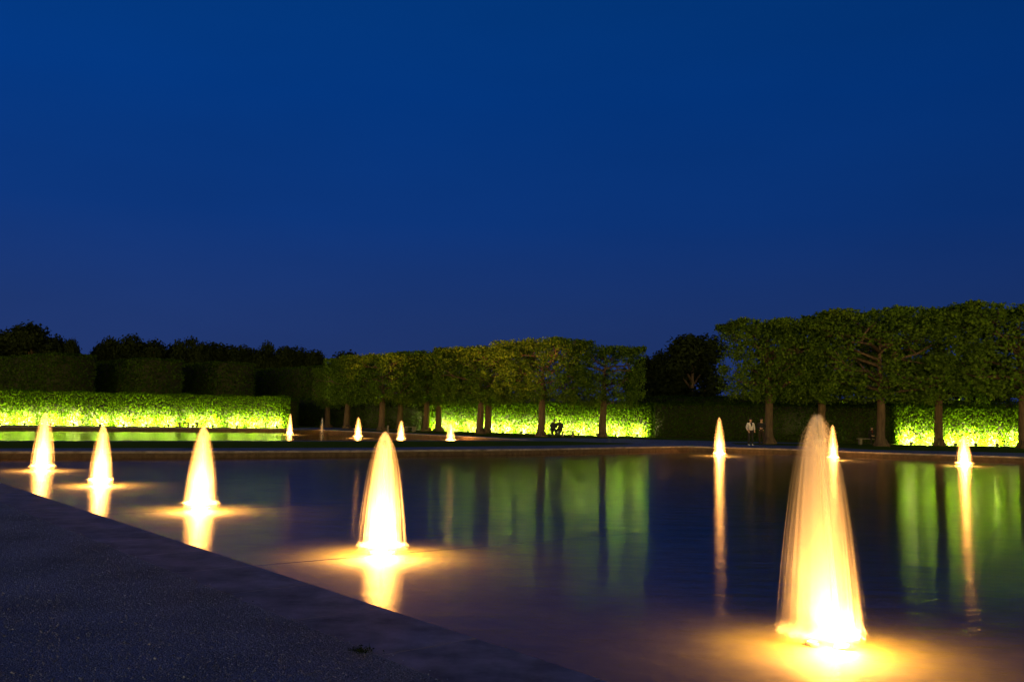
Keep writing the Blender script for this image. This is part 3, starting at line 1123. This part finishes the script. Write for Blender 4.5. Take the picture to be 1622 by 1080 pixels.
for i, (b, tp, R, lean, cnt, seg, lit, grp, lab) in enumerate(FOUNTAINS):
    x, y = at(b[0], b[1], WATER)
    h = height_at(b[0], tp, y) - WATER
    t = empty("fountain", (x, y, WATER))
    tag(t, lab, "fountain", grp)
    mesh_obj("spray", strand_mesh("spray", h, R, lean, cnt, seg, 100 + i), t)
    mesh_obj("water_column", core_mesh(h, lean, R), t)
    mesh_obj("nozzle", NOZ, t)
    if lit:
        mesh_obj("foam", foam_mesh(R, lean, i), t)
        for k in range(2):
            a = math.atan2(-y, -x) + (1.75, -1.75)[k]
            lb = mesh_obj("underwater_lamp", LBODY, t)
            lb.location = (0.15 * math.cos(a) + lean * 0.5, 0.15 * math.sin(a), FLOOR - WATER + 0.002)
            lb.scale = (0.6, 0.6, 0.6)
            mesh_obj("lamp_glass", LGLASS, lb)
        for (ld, z, yy) in ((L_GLOW, -0.045, 0.0),):
            lo = bpy.data.objects.new("bulb", ld)
            link(lo, t)
            lo.location = (0.0, -0.075, z)
        view = math.atan2(-y, -x)
        for sx in (-1, 1):                                   # downlights just under the surface, lighting the floor round the jet
            lo = bpy.data.objects.new("bulb", L_SKIRT_DIM if i == 0 else L_SKIRT)
            link(lo, t)
            lo.location = (0.13 * sx + lean * 0.5, 0.0, -0.03)
        for da, rr_ in ((0.0, 0.09), (0.9, R * 1.5), (-0.9, R * 1.5), (PI, R * 1.5)):       # ring of uplights aimed at the jet
            lo = bpy.data.objects.new("bulb", L_JET_DIM if i == 0 else L_JET)
            link(lo, t)
            p = Vector((rr_ * math.cos(view + da), rr_ * math.sin(view + da), -0.02))
            lo.location = p
            aim = Vector((lean * 0.8, 0, h * 0.62)) - p
            lo.rotation_euler = aim.to_track_quat('-Z', 'Y').to_euler()

# feed pipes lying across the pool floor below the near fountains
for k, lab in ((1, "dark feed pipe under water beneath the second nearest fountain"),
               (2, "dark feed pipe under water beneath the third nearest fountain")):
    x, y = at(*FOUNTAINS[k][0], WATER)
    d = Vector((0.80, 0.60, 0)).normalized()
    p = Vector((x, y, FLOOR - 0.003))
    nrm_d = (x * 0.775 + y * 0.632) - 4.565
    mb = MB()
    mb.tube([p - d * (nrm_d * 0.99), p - d * 0.2, p + d * 0.2, p + d * 12], [0.010] * 4, 10)
    tag(mb.build("water_pipe", MAT['metal'], None, True), lab, "pipe")


# ------------------------------------------------------------------ benches
def bench(x, y, rz, length, nleg, label):
    t = empty("stone_bench", (x, y, 0.006), rz)
    tag(t, label, "bench")
    mb = MB()
    mb.box((0, 0, 0.43), (length, 0.46, 0.07))
    mb.build("seat", MAT['bench'], t, bevel=0.012)
    for k in range(nleg):
        u = -1 + 2 * k / (nleg - 1)
        m2 = MB()
        m2.box((u * (length / 2 - 0.22), 0, 0.1975), (0.17, 0.36, 0.395), taper=0.9)
        m2.build("leg", MAT['bench'], t, bevel=0.01)
    return t


bx, by = at(891, 691.6)
BC = bench(bx, by, -0.10, 2.1, 3, "low bench with two people sitting close together on it")
lx, ly = at(298, 677.2)
bench(lx, ly, math.radians(24), 1.9, 3, "empty low bench in front of the long left hedge")
mx_, my_ = at(649, 683.6)
bench(mx_, my_, math.radians(-40), 1.5, 2, "small dark empty bench by the far pool under the lindens")
rx_, ry_ = at(1378, 704.3)
bench(rx_, ry_, 0.05, 1.9, 2, "dark bench with one seated person beside a linden trunk on the right")
# slim post beside the far pool
px_, py_ = at(614, 690)
mb = MB()
mb.lathe([(0.0, 0), (0.10, 0), (0.10, 0.05), (0.075, 0.08), (0.065, 0.62), (0.085, 0.66), (0.085, 0.70), (0.05, 0.76), (0.0, 0.78)], 14)
o = mb.build("garden_post", MAT['bench'], None, True)
o.location = (px_, py_, 0)
tag(o, "short slim stone post on the far pool's rim", "post")


# ------------------------------------------------------------------ people
def skin_mesh(name, verts, edges, radii, mat, sub=2):
    me = bpy.data.meshes.new(name + "_skeleton")
    me.from_pydata([Vector(v) for v in verts], edges, [])
    ob = bpy.data.objects.new(name + "_skeleton", me)
    COL.objects.link(ob)
    ob.modifiers.new("skin", 'SKIN')
    sk = me.skin_vertices[0].data
    for i, r in enumerate(radii):
        sk[i].radius = (r, r) if not isinstance(r, tuple) else r
    sk[0].use_root = True
    md = ob.modifiers.new("sub", 'SUBSURF')
    md.levels = md.render_levels = sub
    dg = bpy.context.evaluated_depsgraph_get()
    out = bpy.data.meshes.new_from_object(ob.evaluated_get(dg))
    out.name = name
    bpy.data.objects.remove(ob)
    bpy.data.meshes.remove(me)
    out.materials.clear()
    out.materials.append(mat)
    out.polygons.foreach_set("use_smooth", np.ones(len(out.polygons), dtype=bool))
    return out


def ellipsoid(name, c, s, mat, zmin=None, n=14):
    mb = MB()
    prof = []
    for i in range(n + 1):
        a = -PI / 2 + PI * i / n
        prof.append((max(0.0005, math.cos(a)), math.sin(a)))
    if zmin is not None:
        prof = [(r, z) for r, z in prof if z >= zmin]
    mb.lathe(prof, 18)
    mb.v = [(c[0] + x * s[0], c[1] + y * s[1], c[2] + z * s[2]) for x, y, z in mb.v]
    return mb.mesh(name, mat, True)


def person(x, y, rz, pose, label, group, jacket, trousers, shoe, scale=1.0, inner=None, z=0.006, skin='skin'):
    """faces local -Y; joints per side from pose"""
    t = empty("person", (x, y, z), rz)
    t.scale = (scale,) * 3
    tag(t, label, "person", group)
    J = pose
    V, Ed, Ra = [], [], []

    def add(p, r, parent=None):
        V.append(p)
        Ra.append(r)
        if parent is not None:
            Ed.append((parent, len(V) - 1))
        return len(V) - 1
    pel = add(J['pelvis'], (0.145, 0.11))
    wa = add(J['waist'], (0.125, 0.10), pel)
    ch = add(J['chest'], (0.155, 0.115), wa)
    nb = add(J['neck'], 0.062, ch)
    hd = Vector(J['head'])
    h0 = add(tuple(Vector(J['neck']).lerp(hd, 0.45)), 0.058, nb)
    h1 = add(tuple(hd + Vector((0, -0.012, -0.05))), (0.068, 0.078), h0)
    h2 = add(tuple(hd + Vector((0, 0.0, 0.03))), (0.078, 0.092), h1)
    h3 = add(tuple(hd + Vector((0, 0.008, 0.09))), (0.055, 0.066), h2)
    arms, legs = [], []
    for s, sd in ((-1, 'L'), (1, 'R')):
        sh = add(J['shoulder' + sd], 0.062, ch)
        elb = add(J['elbow' + sd], 0.044, sh)
        wr = add(J['wrist' + sd], 0.030, elb)
        w, e = Vector(J['wrist' + sd]), Vector(J['elbow' + sd])
        d = (w - e).normalized()
        pa = add(tuple(w + d * 0.055), (0.036, 0.020), wr)
        kn = add(tuple(w + d * 0.095), (0.040, 0.016), pa)
        sidev = d.cross(Vector((0, 1, 0)))
        if sidev.length < 0.2:
            sidev = Vector((1, 0, 0))
        sidev.normalize()
        bend = Vector((0, -1, 0)) - d * d.dot(Vector((0, -1, 0)))
        bend = bend.normalized() if bend.length > 0.1 else Vector((0, 0, -1))
        for q, ln in enumerate((0.070, 0.080, 0.075, 0.058)):
            b0 = w + d * 0.112 + sidev * (q - 1.5) * 0.021
            f0 = add(tuple(b0), 0.0095, kn)
            f1 = add(tuple(b0 + d * ln * 0.5 + bend * 0.006), 0.0085, f0)
            add(tuple(b0 + d * ln * 0.86 + bend * 0.024), 0.0075, f1)
        th0 = add(tuple(w + d * 0.05 - sidev * s * 0.042 + bend * 0.012), 0.0115, pa)
        add(tuple(w + d * 0.095 - sidev * s * 0.054 + bend * 0.026), 0.009, th0)
        hp = add(J['hip' + sd], 0.092, pel)
        ke = add(J['knee' + sd], 0.060, hp)
        an = add(J['ankle' + sd], 0.040, ke)
        arms.append((J['shoulder' + sd], J['elbow' + sd], J['wrist' + sd]))
        legs.append((J['hip' + sd], J['knee' + sd], J['ankle' + sd]))
    body = mesh_obj("body", skin_mesh("body", V, Ed, Ra, MAT[skin]), t)
    # jacket: torso and sleeves
    V, Ed, Ra = [], [], []
    pl = Vector(J['pelvis'])
    j0 = add(tuple(pl + Vector((0, 0, -0.02))), (0.190, 0.150))
    j1 = add(J['waist'], (0.160, 0.130), j0)
    j2 = add(J['chest'], (0.182, 0.140), j1)
    add(tuple(Vector(J['neck']) + Vector((0, 0, -0.025))), 0.080, j2)
    for a in arms:
        s0 = add(a[0], 0.080, j2)
        s1 = add(a[1], 0.060, s0)
        add(tuple(Vector(a[1]).lerp(Vector(a[2]), 0.94)), 0.047, s1)
    mesh_obj("jacket", skin_mesh("jacket", V, Ed, Ra, jacket), t)
    V, Ed, Ra = [], [], []
    k0 = add(tuple(pl + Vector((0, 0, 0.01))), (0.160, 0.125))
    for lg in legs:
        a0 = add(lg[0], 0.105, k0)
        a1 = add(lg[1], 0.075, a0)
        add(tuple(Vector(lg[1]).lerp(Vector(lg[2]), 1.03)), 0.058, a1)
    mesh_obj("trousers", skin_mesh("trousers", V, Ed, Ra, trousers), t)
    if inner is not None:
        ne, cc = Vector(J['neck']), Vector(J['chest'])
        mb = MB()
        mb.tube([tuple(ne + Vector((0, -0.055, 0.0))), tuple(cc + Vector((0, -0.143, 0.04))), tuple(cc + Vector((0, -0.150, -0.10)))], [0.045, 0.05, 0.012], 8)
        mesh_obj("shirt", mb.mesh("shirt", inner, True), t)
    for lg in legs:
        an = Vector(lg[2])
        mb = MB()
        mb.tube([(an.x, an.y + 0.07, an.z - 0.035), (an.x, an.y + 0.03, an.z - 0.02), (an.x, an.y - 0.08, an.z - 0.038), (an.x, an.y - 0.17, an.z - 0.055)],
                [0.030, 0.046, 0.044, 0.022], 9)
        mesh_obj("shoe", mb.mesh("shoe", shoe, True), t)
    mesh_obj("hair", ellipsoid("hair", (hd.x, hd.y + 0.018, hd.z + 0.050), (0.088, 0.100, 0.092), MAT['hair'], -0.25), t)
    mb = MB()
    mb.tube([(hd.x, hd.y - 0.072, hd.z + 0.03), (hd.x, hd.y - 0.103, hd.z - 0.012), (hd.x, hd.y - 0.078, hd.z - 0.024)], [0.008, 0.014, 0.008], 7)
    mesh_obj("nose", mb.mesh("nose", MAT[skin], True), body)
    for s in (-1, 1):
        mesh_obj("eye", ellipsoid("eye", (hd.x + s * 0.030, hd.y - 0.083, hd.z + 0.018), (0.012, 0.007, 0.007), MAT['shoe']), body)
        mesh_obj("ear", ellipsoid("ear", (hd.x + s * 0.078, hd.y + 0.005, hd.z + 0.0), (0.010, 0.020, 0.030), MAT[skin]), body)
    mesh_obj("mouth", ellipsoid("mouth", (hd.x, hd.y - 0.080, hd.z - 0.052), (0.024, 0.008, 0.006), MAT['red_cloth']), body)
    return t


STAND = dict(pelvis=(0, 0, 0.95), waist=(0, 0.0, 1.10), chest=(0, 0.01, 1.32), neck=(0, 0.015, 1.47), head=(0, -0.01, 1.625),
             shoulderL=(-0.19, 0.01, 1.40), shoulderR=(0.19, 0.01, 1.40), elbowL=(-0.27, 0.03, 1.13), elbowR=(0.27, 0.03, 1.13),
             wristL=(-0.22, -0.10, 0.95), wristR=(0.22, -0.10, 0.95), hipL=(-0.095, 0, 0.90), hipR=(0.095, 0, 0.90),
             kneeL=(-0.12, -0.02, 0.49), kneeR=(0.12, -0.01, 0.49), ankleL=(-0.14, 0.02, 0.085), ankleR=(0.13, 0.02, 0.085))
STAND2 = dict(STAND, elbowL=(-0.25, -0.02, 1.14), wristL=(-0.06, -0.20, 1.12), elbowR=(0.25, -0.02, 1.14), wristR=(0.07, -0.20, 1.09),
              ankleL=(-0.10, 0.02, 0.085), ankleR=(0.11, 0.05, 0.085))


def sit_pose(lean, spread):
    return dict(pelvis=(0, 0.03, 0.575), waist=(lean * .2, 0.0, 0.73), chest=(lean * .6, -0.03, 0.95), neck=(lean, -0.05, 1.09), head=(lean * 1.15, -0.085, 1.235),
                shoulderL=(-0.18 + lean * .8, -0.03, 1.02), shoulderR=(0.18 + lean * .8, -0.03, 1.02), elbowL=(-0.25 + lean * .4, -0.10, 0.76), elbowR=(0.25 + lean * .4, -0.10, 0.76),
                wristL=(-0.09, -0.32, 0.69), wristR=(0.09, -0.32, 0.69), hipL=(-0.09, 0.0, 0.565), hipR=(0.09, 0.0, 0.565),
                kneeL=(-0.11 - spread, -0.43, 0.52), kneeR=(0.11 + spread, -0.43, 0.52), ankleL=(-0.12 - spread, -0.38, 0.085), ankleR=(0.12 + spread, -0.40, 0.085))


p1 = at(1189, 705.6)
person(p1[0], p1[1], 0.22, STAND, "person in a white jacket and black trousers standing on the path", "two people standing by the near pool",
       MAT['white_cloth'], MAT['black_cloth'], MAT['pale_shoe'], 1.02, inner=MAT['black_cloth'])
p2 = at(1206, 705.6)
person(p2[0], p2[1], -0.35, STAND2, "person all in dark clothes standing in front of a linden trunk", "two people standing by the near pool",
       MAT['black_cloth'], MAT['brown_cloth'], MAT['shoe'], 1.03)
cb = Matrix.Rotation(-0.10, 3, 'Z')
for dx, lean, rzz, lab in ((-0.76, 0.06, 0.15, "person in dark clothes sitting on a bench, left one of the pair"),
                           (-0.20, -0.03, -0.30, "person in dark clothes sitting on a bench, right one of the pair")):
    v = cb @ Vector((dx, 0.02, 0))
    person(bx + v.x, by + v.y, -0.10 + rzz, sit_pose(lean, 0.02), lab, "two people sitting on the bench", MAT['black_cloth'], MAT['black_cloth'], MAT['shoe'], 1.03, skin='shaded_skin')
person(rx_ + 0.12, ry_ - 0.02, -0.05, sit_pose(0.0, 0.05), "person in dark clothes with red top sitting on a bench under the right lindens", None,
       MAT['black_cloth'], MAT['black_cloth'], MAT['shoe'], 0.98, inner=MAT['red_cloth'])

# ------------------------------------------------------------------ tuft of weed in a joint of the coping
wx, wy = at(572, 1036)
rng = np.random.default_rng(77)
n = 90
c = np.stack([wx + rng.normal(size=n) * 0.045, wy + rng.normal(size=n) * 0.03, 0.024 + np.abs(rng.normal(size=n)) * 0.016], 1)
V, Q = leaf_arrays(c, rng.normal(size=(n, 3)) + np.array([0, 0, 0.5]), 0.045, 0.010, rng)
tag(mesh_obj("weed", np_mesh("weed", V, Q, MAT['darkleaf'])), "small dark tuft of weed in the coping beside the gravel", "weed")
